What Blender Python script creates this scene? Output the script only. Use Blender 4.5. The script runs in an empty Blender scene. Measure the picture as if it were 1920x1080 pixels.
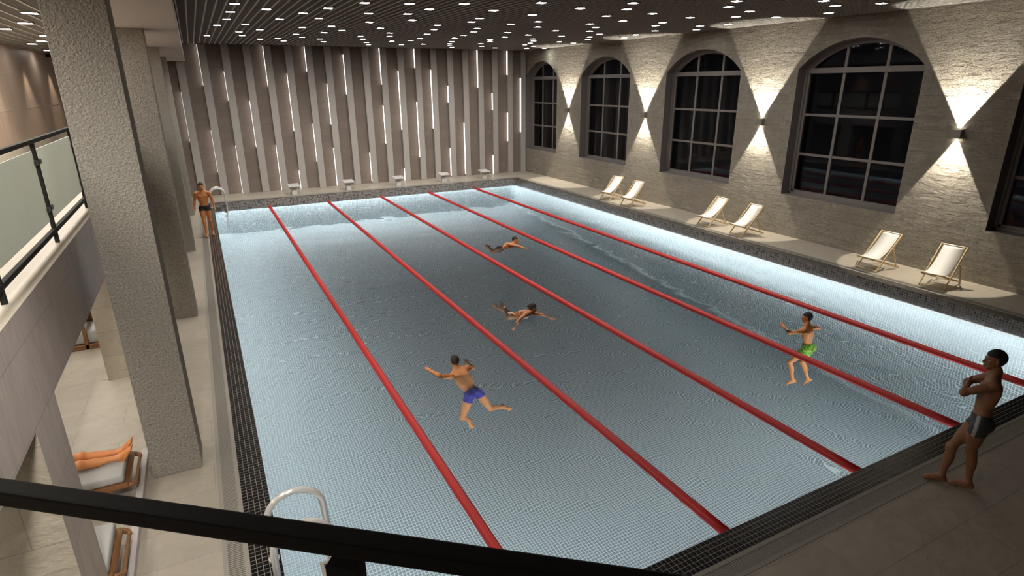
import bpy, bmesh, math, random
import numpy as np
from mathutils import Vector, Matrix
PI = math.pi
random.seed(7)
S = bpy.context.scene
COL = S.collection

# ------------------------------------------------------------------ materials
def nt(name):
    m = bpy.data.materials.new(name); m.use_nodes = True
    t = m.node_tree; t.nodes.clear()
    out = t.nodes.new('ShaderNodeOutputMaterial')
    return m, t, out
def N(t, typ, **kw):
    n = t.nodes.new(typ)
    for k, v in kw.items():
        if k.startswith('i_'):
            n.inputs[k[2:].replace('_', ' ')].default_value = v
        else:
            setattr(n, k, v)
    return n
def principled(t, out, col=(.5, .5, .5), rough=.5, metal=0, spec=.5):
    b = t.nodes.new('ShaderNodeBsdfPrincipled')
    b.inputs['Base Color'].default_value = (*col, 1)
    b.inputs['Roughness'].default_value = rough
    b.inputs['Metallic'].default_value = metal
    b.inputs['Specular IOR Level'].default_value = spec
    t.links.new(b.outputs[0], out.inputs['Surface'])
    return b
def mat(name, col, rough=.5, metal=0, spec=.5, bump=None, mottle=None):
    """bump=(scale, distance); mottle=(scale, amount)"""
    m, t, out = nt(name)
    b = principled(t, out, col, rough, metal, spec)
    L = t.links.new
    geo = N(t, 'ShaderNodeNewGeometry')
    if mottle:
        n = N(t, 'ShaderNodeTexNoise'); n.inputs['Scale'].default_value = mottle[0]; n.inputs['Detail'].default_value = 6
        L(geo.outputs['Position'], n.inputs['Vector'])
        r = N(t, 'ShaderNodeValToRGB'); a = mottle[1]
        r.color_ramp.elements[0].position = .3; r.color_ramp.elements[1].position = .7
        r.color_ramp.elements[0].color = (*[max(0, c * (1 - a)) for c in col], 1)
        r.color_ramp.elements[1].color = (*[min(1, c * (1 + a)) for c in col], 1)
        L(n.outputs['Fac'], r.inputs[0]); L(r.outputs[0], b.inputs['Base Color'])
    if bump:
        n = N(t, 'ShaderNodeTexNoise'); n.inputs['Scale'].default_value = bump[0]; n.inputs['Detail'].default_value = 4
        L(geo.outputs['Position'], n.inputs['Vector'])
        bp = N(t, 'ShaderNodeBump'); bp.inputs['Distance'].default_value = bump[1]; bp.inputs['Strength'].default_value = 1
        L(n.outputs['Fac'], bp.inputs['Height']); L(bp.outputs[0], b.inputs['Normal'])
    return m
def emit(name, col, s):
    m, t, out = nt(name)
    e = N(t, 'ShaderNodeEmission'); e.inputs[0].default_value = (*col, 1); e.inputs[1].default_value = s
    t.links.new(e.outputs[0], out.inputs['Surface'])
    return m
def plane_vec(t, axes):
    """2D texture vector from two world axes, e.g. 'YZ'"""
    geo = N(t, 'ShaderNodeNewGeometry'); sp = N(t, 'ShaderNodeSeparateXYZ'); cb = N(t, 'ShaderNodeCombineXYZ')
    t.links.new(geo.outputs['Position'], sp.inputs[0])
    t.links.new(sp.outputs[axes[0]], cb.inputs[0]); t.links.new(sp.outputs[axes[1]], cb.inputs[1])
    return geo, cb
def tiles(name, axes, c1, c2, grout, w, h, mortar, rough=.4, offset=.5, noise=(3, .12), bump=.002, grain=None, spec=.5, bias=0.0, rockbump=None, streak=None):
    m, t, out = nt(name); L = t.links.new
    b = principled(t, out, c1, rough, 0, spec)
    geo, cb = plane_vec(t, axes)
    br = N(t, 'ShaderNodeTexBrick'); br.offset = offset; br.squash = 1
    br.inputs['Scale'].default_value = 1; br.inputs['Brick Width'].default_value = w; br.inputs['Row Height'].default_value = h
    br.inputs['Mortar Size'].default_value = mortar; br.inputs['Mortar Smooth'].default_value = .1; br.inputs['Bias'].default_value = bias
    br.inputs['Color1'].default_value = (*c1, 1); br.inputs['Color2'].default_value = (*c2, 1); br.inputs['Mortar'].default_value = (*grout, 1)
    L(cb.outputs[0], br.inputs['Vector'])
    col = br.outputs['Color']
    if noise:
        n = N(t, 'ShaderNodeTexNoise'); n.inputs['Scale'].default_value = noise[0]; n.inputs['Detail'].default_value = 8; n.inputs['Roughness'].default_value = .65; n.inputs['Distortion'].default_value = 1.2
        if streak:
            mp = N(t, 'ShaderNodeMapping'); mp.inputs['Scale'].default_value = streak
            L(geo.outputs['Position'], mp.inputs[0]); L(mp.outputs[0], n.inputs['Vector'])
        else:
            L(geo.outputs['Position'], n.inputs['Vector'])
        mr = N(t, 'ShaderNodeMapRange'); mr.inputs['From Min'].default_value = .3; mr.inputs['From Max'].default_value = .7
        mr.inputs['To Min'].default_value = 1 - noise[1]; mr.inputs['To Max'].default_value = 1 + noise[1]
        L(n.outputs['Fac'], mr.inputs[0])
        mx = N(t, 'ShaderNodeVectorMath', operation='SCALE'); L(col, mx.inputs[0]); L(mr.outputs[0], mx.inputs['Scale'])
        col = mx.outputs[0]
    L(col, b.inputs['Base Color'])
    inv = N(t, 'ShaderNodeMath', operation='SUBTRACT'); inv.inputs[0].default_value = 1
    L(br.outputs['Fac'], inv.inputs[1])
    bp = N(t, 'ShaderNodeBump'); bp.inputs['Distance'].default_value = bump; bp.inputs['Strength'].default_value = 1
    L(inv.outputs[0], bp.inputs['Height'])
    last = bp
    if rockbump:
        for sc, dist, det, st in rockbump:
            n2 = N(t, 'ShaderNodeTexNoise'); n2.inputs['Scale'].default_value = sc; n2.inputs['Detail'].default_value = det; n2.inputs['Roughness'].default_value = .62; n2.inputs['Distortion'].default_value = .6
            mp = N(t, 'ShaderNodeMapping'); mp.inputs['Rotation'].default_value = (math.radians(22), 0, 0); mp.inputs['Scale'].default_value = st
            L(geo.outputs['Position'], mp.inputs[0]); L(mp.outputs[0], n2.inputs['Vector'])
            b2 = N(t, 'ShaderNodeBump'); b2.inputs['Distance'].default_value = dist; b2.inputs['Strength'].default_value = 1
            L(n2.outputs['Fac'], b2.inputs['Height']); L(last.outputs[0], b2.inputs['Normal']); last = b2
    L(last.outputs[0], b.inputs['Normal'])
    return m
def wood(name, c1, c2, axis='Z', scale=9):
    m, t, out = nt(name); L = t.links.new
    b = principled(t, out, c1, .45)
    geo = N(t, 'ShaderNodeNewGeometry'); mp = N(t, 'ShaderNodeMapping')
    s = [scale * 3] * 3; s['XYZ'.index(axis)] = scale * .12; mp.inputs['Scale'].default_value = s
    n = N(t, 'ShaderNodeTexNoise'); n.inputs['Scale'].default_value = 1; n.inputs['Detail'].default_value = 6; n.inputs['Distortion'].default_value = .8
    r = N(t, 'ShaderNodeValToRGB'); r.color_ramp.elements[0].position = .32; r.color_ramp.elements[1].position = .68
    r.color_ramp.elements[0].color = (*c1, 1); r.color_ramp.elements[1].color = (*c2, 1)
    L(geo.outputs['Position'], mp.inputs[0]); L(mp.outputs[0], n.inputs['Vector']); L(n.outputs['Fac'], r.inputs[0]); L(r.outputs[0], b.inputs['Base Color'])
    return m

M = {}
M['deck'] = tiles('deck_tile', 'XY', (.46, .41, .34), (.42, .375, .31), (.35, .315, .265), 1.2, .6, .005, .42, .5, (2.2, .10), .0015, rockbump=[(3.0, .02, 8, (1, 1, 1))])
M['stone'] = tiles('split_stone', 'YZ', (.54, .49, .405), (.485, .44, .36), (.41, .37, .305), .62, .285, .006, .8, .5, (2.5, .10), .006,
                   rockbump=[(4.5, .42, 5, (1, .45, 1.9)), (14, .05, 5, (1, .7, 1.6))])
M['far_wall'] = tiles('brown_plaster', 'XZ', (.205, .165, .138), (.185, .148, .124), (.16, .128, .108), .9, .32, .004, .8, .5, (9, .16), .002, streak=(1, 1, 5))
M['beige_col'] = tiles('beige_stone', 'XZ', (.50, .45, .36), (.46, .41, .33), (.36, .32, .26), .9, .45, .005, .6, .5, (2.4, .08), .002, rockbump=[(5, .03, 8, (1, 1, 1.6))])
M['travertine'] = tiles('pink_brown_travertine', 'YZ', (.50, .435, .395), (.46, .395, .36), (.36, .31, .28), 1.2, .6, .005, .5, .5, (2.5, .13), .001, streak=(1, 3, .6))
M['ledge'] = tiles('ledge_tile', 'XY', (.50, .45, .37), (.47, .42, .35), (.42, .38, .31), 3, 1.2, .003, .5, .5, (3, .08), .001, streak=(.4, 4, 1))
M['pillar'] = mat('rough_stucco', (.37, .345, .30), .9, bump=(48, .03), mottle=(50, .30))
M['beam'] = mat('beam_plaster', (.58, .535, .50), .8, mottle=(8, .04))
M['fin'] = mat('fin_grey', (.40, .37, .345), .55, mottle=(6, .03))
M['grid'] = mat('ceiling_lamella', (.58, .56, .54), .6)
M['grid2'] = mat('ceiling_cross_lamella', (.38, .37, .355), .7)
M['black'] = mat('plenum_black', (.008, .008, .009), .9)
M['railblack'] = mat('rail_black', (.006, .0055, .0055), .6, spec=.15, mottle=(60, .3))
M['railgrey'] = mat('rail_speckled_black', (.014, .0135, .011), .7, spec=.2, mottle=(90, .5))
M['winframe'] = mat('window_frame_grey', (.23, .205, .195), .5)
M['reveal'] = mat('window_reveal', (.17, .15, .15), .7)
M['dark_wall'] = mat('dark_brown_wall', (.12, .10, .085), .7, mottle=(3, .1))
M['night'] = mat('night_ground', (.02, .02, .03), .9)
M['coping'] = tiles('coping_mosaic', 'XY', (.004, .004, .005), (.022, .021, .021), (.34, .32, .29), .0625, .0625, .0028, .25, 0, None, .0006, bias=-.55)
M['band_x'] = tiles('band_mosaic_lit_across', 'XZ', (.010, .010, .011), (.27, .255, .25), (.55, .53, .50), .0625, .0625, .0046, .3, 0, None, .0006)  # same tile as the coping, with the upright face's light in the colour
M['band_y'] = tiles('band_mosaic_lit_along', 'YZ', (.010, .010, .011), (.27, .255, .25), (.55, .53, .50), .0625, .0625, .0046, .3, 0, None, .0006)  # long sides: coping tile lightened the same way to look lit
PA, PB, PG = (.255, .30, .312), (.31, .36, .372), (.80, .86, .87)
M['pool_floor'] = tiles('pool_mosaic_floor', 'XY', PA, PB, PG, .064, .064, .0065, .4, 0, None, .0005)
M['pool_x'] = tiles('pool_mosaic_across', 'XZ', PA, PB, PG, .064, .064, .0065, .4, 0, None, .0005)
M['pool_y'] = tiles('pool_mosaic_along', 'YZ', PA, PB, PG, .064, .064, .0065, .4, 0, None, .0005)
M['rope'] = mat('red_rope_float', (.60, .028, .024), .45)
M['grate'] = mat('grate_plastic', (.34, .315, .275), .5)
M['grate_dark'] = mat('grate_channel', (.03, .028, .025), .8)
M['steel'] = mat('polished_white_steel', (.80, .77, .74), .16, .35)
M['step'] = mat('ladder_step', (.36, .32, .28), .5)
M['pad'] = mat('anti_slip_pad', (.03, .03, .03), .8)
M['white'] = mat('white_moulding', (.62, .60, .58), .4)
M['sling'] = mat('white_canvas', (.86, .84, .80), .8, bump=(300, .001))
M['pine'] = wood('pale_pine', (.62, .46, .24), (.74, .58, .34), 'X', 8)
M['teak'] = wood('dark_teak', (.16, .07, .025), (.30, .145, .06), 'X', 9)
M['teak_y'] = wood('dark_teak_cross', (.16, .07, .025), (.30, .145, .06), 'Y', 9)
M['cushion'] = mat('pale_grey_cushion', (.46, .455, .44), .85, bump=(120, .001))
M['veneer'] = wood('wall_veneer', (.36, .265, .205), (.47, .355, .275), 'Z', 5)
M['skirt'] = mat('beige_skirting', (.50, .45, .38), .6)
M['kerb'] = mat('pale_kerb', (.55, .51, .49), .5)
M['clip'] = mat('glass_clip', (.025, .023, .02), .4)
M['lamp'] = emit('downlight_panel', (1, .96, .90), 52)
M['housing'] = mat('downlight_housing', (.30, .28, .26), .5)
M['led'] = emit('led_strip', (1, .92, .87), 2.3)
M['sconce'] = mat('sconce_grey', (.30, .28, .25), .4, .3)
M['sconce_lens'] = emit('sconce_lens', (1, .9, .75), 14)
M['skin_tan'] = mat('tanned_skin', (.66, .26, .10), .5, mottle=(5, .08))
M['skin_dark'] = mat('brown_skin', (.30, .135, .065), .5, mottle=(5, .1))
M['skin_orange'] = mat('orange_skin', (.74, .29, .10), .5, mottle=(5, .08))  # even orange skin tone
M['hair'] = mat('black_hair', (.012, .010, .009), .6, bump=(90, .006))
M['hair_brown'] = mat('dark_brown_hair', (.035, .02, .013), .6, bump=(90, .006))
M['eye'] = mat('eye', (.75, .73, .70), .2)
M['iris'] = mat('iris', (.03, .015, .01), .2)
M['trunk_black'] = mat('black_trunks', (.02, .02, .02), .6)
M['trunk_dark'] = mat('charcoal_trunks', (.045, .045, .05), .5)
M['trunk_stripe'] = mat('grey_stripe', (.40, .40, .41), .6)
M['trunk_blue'] = mat('blue_trunks', (.03, .02, .32), .5)
M['trunk_white'] = mat('grey_white_trunks', (.22, .17, .155), .6, mottle=(14, .6))
M['bikini'] = mat('white_bikini', (.8, .78, .75), .6)
def green():
    m, t, out = nt('green_print_shorts'); L = t.links.new
    b = principled(t, out, (.1, .5, .05), .6)
    geo = N(t, 'ShaderNodeNewGeometry'); n = N(t, 'ShaderNodeTexNoise'); n.inputs['Scale'].default_value = 13; n.inputs['Detail'].default_value = 2; n.inputs['Distortion'].default_value = 1.5
    r = N(t, 'ShaderNodeValToRGB'); e = r.color_ramp.elements
    e[0].position = .42; e[0].color = (.04, .22, .02, 1); e[1].position = .5; e[1].color = (.15, .44, .03, 1)
    x = e.new(.6); x.color = (.50, .58, .07, 1)
    L(geo.outputs['Position'], n.inputs['Vector']); L(n.outputs['Fac'], r.inputs[0]); L(r.outputs[0], b.inputs['Base Color'])
    return m
M['trunk_green'] = green()
def frosted():
    m, t, out = nt('frosted_green_glass'); L = t.links.new
    b = principled(t, out, (.42, .48, .42), .25)
    geo = N(t, 'ShaderNodeNewGeometry'); n = N(t, 'ShaderNodeTexNoise'); n.inputs['Scale'].default_value = 1.6; n.inputs['Detail'].default_value = 3
    r = N(t, 'ShaderNodeValToRGB'); r.color_ramp.elements[0].position = .35; r.color_ramp.elements[1].position = .65
    r.color_ramp.elements[0].color = (.72, .75, .71, 1); r.color_ramp.elements[1].color = (.80, .83, .785, 1)
    L(geo.outputs['Position'], n.inputs['Vector']); L(n.outputs['Fac'], r.inputs[0]); L(r.outputs[0], b.inputs['Base Color'])
    tr = N(t, 'ShaderNodeBsdfTransparent'); tr.inputs[0].default_value = (.8, .9, .83, 1)
    tl = N(t, 'ShaderNodeBsdfTranslucent'); tl.inputs[0].default_value = (.84, .89, .85, 1)
    m2 = N(t, 'ShaderNodeMixShader'); m2.inputs[0].default_value = .4; L(b.outputs[0], m2.inputs[1]); L(tl.outputs[0], m2.inputs[2])
    mx = N(t, 'ShaderNodeMixShader'); mx.inputs[0].default_value = .93
    L(tr.outputs[0], mx.inputs[1]); L(m2.outputs[0], mx.inputs[2]); L(mx.outputs[0], out.inputs['Surface'])
    return m
M['frost'] = frosted()
def pane():
    m, t, out = nt('window_glass'); L = t.links.new
    tr = N(t, 'ShaderNodeBsdfTransparent'); tr.inputs[0].default_value = (.75, .78, .8, 1)
    gl = N(t, 'ShaderNodeBsdfGlossy'); gl.inputs['Roughness'].default_value = .02
    fr = N(t, 'ShaderNodeFresnel'); fr.inputs['IOR'].default_value = 1.45
    mx = N(t, 'ShaderNodeMixShader')
    L(fr.outputs[0], mx.inputs[0]); L(tr.outputs[0], mx.inputs[1]); L(gl.outputs[0], mx.inputs[2]); L(mx.outputs[0], out.inputs['Surface'])
    return m
M['pane'] = pane()
def water():
    m, t, out = nt('pool_water'); L = t.links.new
    geo = N(t, 'ShaderNodeNewGeometry')
    def bump(layers, prev=None):
        for sc, dist, dis in layers:
            n = N(t, 'ShaderNodeTexNoise'); n.inputs['Scale'].default_value = sc; n.inputs['Detail'].default_value = .6; n.inputs['Roughness'].default_value = .35; n.inputs['Distortion'].default_value = dis
            L(geo.outputs['Position'], n.inputs['Vector'])
            b = N(t, 'ShaderNodeBump'); b.inputs['Distance'].default_value = dist; b.inputs['Strength'].default_value = 1
            L(n.outputs['Fac'], b.inputs['Height'])
            if prev: L(prev.outputs[0], b.inputs['Normal'])
            prev = b
        return prev
    bA = bump([(1.15, WB[0], .3), (3.2, WB[1], .2)])
    bB = bump([(1.3, .010, .6), (5, .002, .5)])
    rf = N(t, 'ShaderNodeBsdfRefraction'); rf.inputs['IOR'].default_value = WIOR; rf.inputs['Roughness'].default_value = 0
    rf.inputs['Color'].default_value = (.93, .985, 1, 1)
    L(bA.outputs[0], rf.inputs['Normal'])
    gl = N(t, 'ShaderNodeBsdfGlossy'); gl.inputs['Roughness'].default_value = .24; L(bB.outputs[0], gl.inputs['Normal']); gl.inputs['Color'].default_value = (.36, .36, .36, 1)
    fr = N(t, 'ShaderNodeFresnel'); fr.inputs['IOR'].default_value = 1.33; L(bB.outputs[0], fr.inputs['Normal'])
    mx = N(t, 'ShaderNodeMixShader'); L(fr.outputs[0], mx.inputs[0]); L(rf.outputs[0], mx.inputs[1]); L(gl.outputs[0], mx.inputs[2])
    L(mx.outputs[0], out.inputs['Surface'])
    return m
WIOR = 1.03
WB = (.11, .017)
M['water'] = water()

# ------------------------------------------------------------------ mesh helpers
class MB:
    def __init__(s): s.v = []; s.f = []; s.mi = []
    def add(s, vs, fs, mi=0):
        o = len(s.v); s.v += [tuple(v) for v in vs]; s.f += [tuple(i + o for i in f) for f in fs]; s.mi += [mi] * len(fs)
    def box(s, x0, x1, y0, y1, z0, z1, mi=0):
        s.add([(x0, y0, z0), (x1, y0, z0), (x1, y1, z0), (x0, y1, z0), (x0, y0, z1), (x1, y0, z1), (x1, y1, z1), (x0, y1, z1)],
              [(0, 3, 2, 1), (4, 5, 6, 7), (0, 1, 5, 4), (1, 2, 6, 5), (2, 3, 7, 6), (3, 0, 4, 7)], mi)
    def quad(s, a, b, c, d, mi=0): s.add([a, b, c, d], [(0, 1, 2, 3)], mi)
    def bar(s, a, b, w, h, up=(0, 0, 1), mi=0):
        """rectangular bar a->b, w across, h along 'up'"""
        a = Vector(a); b = Vector(b); d = (b - a).normalized(); u = Vector(up)
        if abs(d.dot(u)) > .99: u = Vector((1, 0, 0))
        r = d.cross(u).normalized(); u = r.cross(d).normalized()
        vs = []
        for p in (a, b):
            for sx, sy in ((-1, -1), (1, -1), (1, 1), (-1, 1)): vs.append(p + r * sx * w / 2 + u * sy * h / 2)
        s.add(vs, [(0, 1, 2, 3), (7, 6, 5, 4), (0, 4, 5, 1), (1, 5, 6, 2), (2, 6, 7, 3), (3, 7, 4, 0)], mi)
    def tube(s, pts, r, n=14, cap=True, mi=0):
        pts = [Vector(p) for p in pts]; rs = r if isinstance(r, (list, tuple)) else [r] * len(pts)
        ref = None; rings = []
        for i, p in enumerate(pts):
            d = (pts[min(i + 1, len(pts) - 1)] - pts[max(i - 1, 0)]).normalized()
            if ref is None:
                ref = Vector((0, 0, 1)) if abs(d.z) < .9 else Vector((1, 0, 0))
            x = d.cross(ref).normalized(); y = x.cross(d).normalized(); ref = y
            rings.append([p + (x * math.cos(2 * PI * k / n) + y * math.sin(2 * PI * k / n)) * rs[i] for k in range(n)])
        vs = [v for R_ in rings for v in R_]; fs = []
        for i in range(len(pts) - 1):
            for k in range(n):
                a = i * n + k; b = i * n + (k + 1) % n; fs.append((a, b, b + n, a + n))
        if cap: fs.append(tuple(range(n - 1, -1, -1))); fs.append(tuple(range((len(pts) - 1) * n, len(pts) * n)))
        s.add(vs, fs, mi)
    def build(s, name, mats, parent=None, smooth=False, bevel=0):
        me = bpy.data.meshes.new(name); me.from_pydata(s.v, [], s.f)
        for m in (mats if isinstance(mats, list) else [mats]): me.materials.append(m)
        me.polygons.foreach_set('material_index', s.mi)
        bm = bmesh.new(); bm.from_mesh(me); bmesh.ops.recalc_face_normals(bm, faces=bm.faces) if smooth != 'flatkeep' else None
        bm.to_mesh(me); bm.free()
        if smooth is True: me.polygons.foreach_set('use_smooth', [True] * len(me.polygons))
        me.update()
        o = bpy.data.objects.new(name, me); COL.objects.link(o); o.parent = parent
        if bevel:
            b = o.modifiers.new('bevel', 'BEVEL'); b.width = bevel; b.segments = 2; b.limit_method = 'ANGLE'
        return o
def thing(name, label, cat, loc=(0, 0, 0), rz=0, group=None):
    o = bpy.data.objects.new(name, None); COL.objects.link(o); o.empty_display_size = .1
    o.location = loc; o.rotation_euler = (0, 0, rz); o['label'] = label; o['category'] = cat
    if group: o['group'] = group
    return o
def tag(o, label, cat, group=None, kind=None):
    o['label'] = label; o['category'] = cat
    if group: o['group'] = group
    if kind: o['kind'] = kind
    return o
def struct(o, label=None, cat=None):
    o['kind'] = 'structure'
    if label: o['label'] = label; o['category'] = cat
    return o
def copy_tree(o, parent=None):
    c = o.copy(); COL.objects.link(c); c.parent = parent
    for ch in o.children: copy_tree(ch, c)
    return c
def light(typ, name, loc, rot=(0, 0, 0), energy=100, color=(1, .93, .84), **kw):
    l = bpy.data.lights.new(name, typ); l.energy = energy; l.color = color
    for k, v in kw.items(): setattr(l, k, v)
    o = bpy.data.objects.new(name, l); COL.objects.link(o); o.location = loc; o.rotation_euler = rot
    return o

# ------------------------------------------------------------------ camera (solved from the photograph)
yaw, pit, roll = 0.476, -0.3327, -0.0064
fw = Vector((math.sin(yaw) * math.cos(pit), math.cos(yaw) * math.cos(pit), math.sin(pit)))
rt = fw.cross(Vector((0, 0, 1))).normalized(); up = rt.cross(fw)
r2 = rt * math.cos(roll) + up * math.sin(roll); u2 = -rt * math.sin(roll) + up * math.cos(roll)
cam = bpy.data.cameras.new('camera'); cam.sensor_width = 36; cam.lens = 36 * 1100.14 / 1920; cam.clip_start = .02; cam.clip_end = 200
co = bpy.data.objects.new('camera', cam); COL.objects.link(co)
mw = Matrix((( r2.x, u2.x, -fw.x, -.0817), (r2.y, u2.y, -fw.y, -3.7502), (r2.z, u2.z, -fw.z, 4.8797), (0, 0, 0, 1)))
co.matrix_world = mw; S.camera = co

# ------------------------------------------------------------------ dimensions
XR, YF, XL, YN = 17.034, 27.58, -4.25, -6.6      # walls
ZC = 6.71                                       # underside of the open-cell ceiling
W, LEN, ZW = 15.0, 25.1, -.333                  # pool, water level
TL, GL = .312, .258                             # coping, grating width
def zfloor(y): return -3.85 + .0725 * y

# ------------------------------------------------------------------ pool
b = MB()
def ring(b, i, o, z, mi=0):
    b.quad((-o, -o, z), (W + o, -o, z), (W + i, -i, z), (-i, -i, z), mi)
    b.quad((W + o, -o, z), (W + o, LEN + o, z), (W + i, LEN + i, z), (W + i, -i, z), mi)
    b.quad((W + o, LEN + o, z), (-o, LEN + o, z), (-i, LEN + i, z), (W + i, LEN + i, z), mi)
    b.quad((-o, LEN + o, z), (-o, -o, z), (-i, -i, z), (-i, LEN + i, z), mi)
ring(b, 0, TL, 0)
struct(b.build('pool_coping', [M['coping']], smooth='flatkeep'))
b = MB()
for (a, c, mi) in (((0, 0), (W, 0), 0), ((W, LEN), (0, LEN), 0), ((W, 0), (W, LEN), 1), ((0, LEN), (0, 0), 1)):
    b.quad((*a, ZW - .03), (*c, ZW - .03), (*c, 0), (*a, 0), mi)
    za, zc = zfloor(a[1]), zfloor(c[1])
    b.quad((*a, za), (*c, zc), (*c, ZW - .03), (*a, ZW - .03), mi + 2)
b.quad((0, 0, zfloor(0)), (W, 0, zfloor(0)), (W, LEN, zfloor(LEN)), (0, LEN, zfloor(LEN)), 4)
struct(b.build('pool_basin', [M['band_x'], M['band_y'], M['pool_x'], M['pool_y'], M['pool_floor']], smooth='flatkeep'))
b = MB(); b.quad((0, 0, ZW), (W, 0, ZW), (W, LEN, ZW), (0, LEN, ZW))
struct(b.build('water', M['water'], smooth='flatkeep'))

# drain gratings round the pool: channel, frame and cross slats
def grating(side, label):
    o0, o1 = TL, TL + GL
    t = thing('drain_grating', label, 'drain grating', (0, 0, 0))
    ch = MB(); fr = MB(); sl = MB(); e = .05
    if side in 'NF':
        ya, yb = (-o1, -o0) if side == 'N' else (LEN + o0, LEN + o1)
        x0, x1 = -o1, W + o1
        ch.box(x0, x1, ya, yb, -.05, -.03)
        fr.box(x0, x1, ya, ya + e, -.03, .004); fr.box(x0, x1, yb - e, yb, -.03, .004)
        x = x0 + .01
        while x < x1 - .02:
            sl.box(x, x + .015, ya + e, yb - e, -.02, .002); x += .030
    else:
        xa, xb = (-o1, -o0) if side == 'L' else (W + o0, W + o1)
        y0, y1 = -o0, LEN + o0
        ch.box(xa, xb, y0, y1, -.05, -.03)
        fr.box(xa, xa + e, y0, y1, -.03, .004); fr.box(xb - e, xb, y0, y1, -.03, .004)
        y = y0 + .01
        while y < y1 - .02:
            sl.box(xa + e, xb - e, y, y + .015, -.02, .002); y += .030
    ch.build('channel', M['grate_dark'], t); fr.build('frame', M['grate'], t); sl.build('slats', M['grate'], t)
grating('N', 'slotted drain grating along the near pool end, beside the man with crossed arms')
grating('F', 'slotted drain grating along the far end of the pool below the finned wall')
grating('L', 'grey slotted drain grating along the pool side beside the stucco pillars')
grating('R', 'narrow slotted drain grating between the pool and the six deck chairs')

# deck
b = MB(); i = TL + GL
xs = [XL, -i, W + i, XR]; ys = [YN, -i, LEN + i, YF]
for a in range(3):
    for c in range(3):
        if a == 1 and c == 1: continue
        b.quad((xs[a], ys[c], 0), (xs[a + 1], ys[c], 0), (xs[a + 1], ys[c + 1], 0), (xs[a], ys[c + 1], 0))
struct(b.build('floor', M['deck'], smooth='flatkeep'))

# ------------------------------------------------------------------ right wall with arched windows
WY = [(-.28, 3.56), (5.82, 9.62), (11.92, 15.73), (18.05, 21.85), (24.13, 27.5)]
ZS, ZP, ZA, ZT = 1.37, 5.30, 6.10, 7.3
def arch(y0, y1, n=24, r=0):
    """outline of the arched head from y0 side to y1 side"""
    cy = (y0 + y1) / 2; hw = (y1 - y0) / 2; h = ZA - ZP; R_ = (hw * hw + h * h) / (2 * h); zc = ZA - R_
    a = math.asin(hw / R_)
    return [(cy + (R_ - r) * math.sin(-a + 2 * a * k / n), zc + (R_ - r) * math.cos(-a + 2 * a * k / n)) for k in range(n + 1)]
b = MB(); DEP = .52
edge = YN
def wq(ya, yb, za, zb): b.quad((XR, ya, za), (XR, ya, zb), (XR, yb, zb), (XR, yb, za))
for (y0, y1) in WY:
    wq(edge, y0, 0, ZT); wq(y0, y1, 0, ZS)
    A = arch(y0, y1)
    for (pa, pb) in zip(A, A[1:]):
        b.quad((XR, pa[0], pa[1]), (XR, pa[0], ZT), (XR, pb[0], ZT), (XR, pb[0], pb[1]))
    out = [(y0, ZS)] + A + [(y1, ZS)]
    for pa, pb in zip(out, out[1:] + out[:1]):
        b.quad((XR, *pa), (XR + DEP + .35, *pa), (XR + DEP + .35, *pb), (XR, *pb), 1)
    edge = y1
wq(edge, YF, 0, ZT)
struct(b.build('wall_right', [M['stone'], M['reveal']], smooth='flatkeep'))

wl = ['window beside the lower right edge of the picture, mostly cut off', 'largest fully visible arched window, between the two nearest wall lamps',
      'arched window behind the middle pair of deck chairs', 'arched window between the two farthest wall lamps', 'arched window in the corner beside the finned wall']
for wi, (y0, y1) in enumerate(WY):
    t = thing('window_%d' % (wi + 1), 'tall dark ' + wl[wi], 'window', (XR, (y0 + y1) / 2, ZS))
    struct(t)
    cy = (y0 + y1) / 2
    def loc(o):
        for v in o.data.vertices: v.co -= Vector((XR, cy, ZS))
    X0 = XR + DEP - .10; X1 = XR + DEP
    fr = MB(); A = arch(y0, y1); Ai = arch(y0, y1, r=.10)
    # stepped outer frame
    for (e, xa, xb) in ((.06, X0 - .06, X1), (.13, X0, X1)):
        fr.box(xa, xb, y0, y0 + e, ZS, ZP); fr.box(xa, xb, y1 - e, y1, ZS, ZP)
        fr.box(xa, xb, y0, y1, ZS, ZS + e)
        Ao = arch(y0, y1); An = arch(y0, y1, r=e)
        for (p0, p1, q0, q1) in zip(Ao, Ao[1:], An, An[1:]):
            fr.add([(xa, *p0), (xa, *p1), (xa, *q1), (xa, *q0), (xb, *p0), (xb, *p1), (xb, *q1), (xb, *q0)],
                   [(0, 1, 2, 3), (7, 6, 5, 4), (0, 4, 5, 1), (3, 2, 6, 7)])
    loc(fr.build('window_frame', M['winframe'], t, smooth='x'))
    tb = MB(); tb.box(X0 - .03, X1, y0 + .05, y1 - .05, ZP - .13, ZP + .03); loc(tb.build('transom', M['winframe'], t, bevel=.01))
    w3 = (y1 - y0) / 3
    hw = (y1 - y0) / 2; h = ZA - ZP; R_ = (hw * hw + h * h) / (2 * h)
    for k in (1, 2):
        yy = y0 + w3 * k; zt = ZA - R_ + math.sqrt(R_ * R_ - (yy - cy) ** 2) - .06
        mb = MB(); mb.box(X0 + .02, X1 - .01, yy - .045, yy + .045, ZS + .06, zt); loc(mb.build('mullion', M['winframe'], t, bevel=.008))
    for k in (1, 2):
        zz = ZS + .06 + (ZP - .13 - ZS - .06) * k / 3
        mb = MB(); mb.box(X0 + .028, X1 - .015, y0 + .06, y1 - .06, zz - .04, zz + .04); loc(mb.build('glazing_bar', M['winframe'], t, bevel=.008))
    g = MB(); out = [(y0 + .04, ZS + .04)] + arch(y0, y1, r=.03) + [(y1 - .04, ZS + .04)]
    g.add([(X1 - .05, *p) for p in out], [tuple(range(len(out)))]); loc(g.build('pane', M['pane'], t, smooth='flatkeep'))
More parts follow.
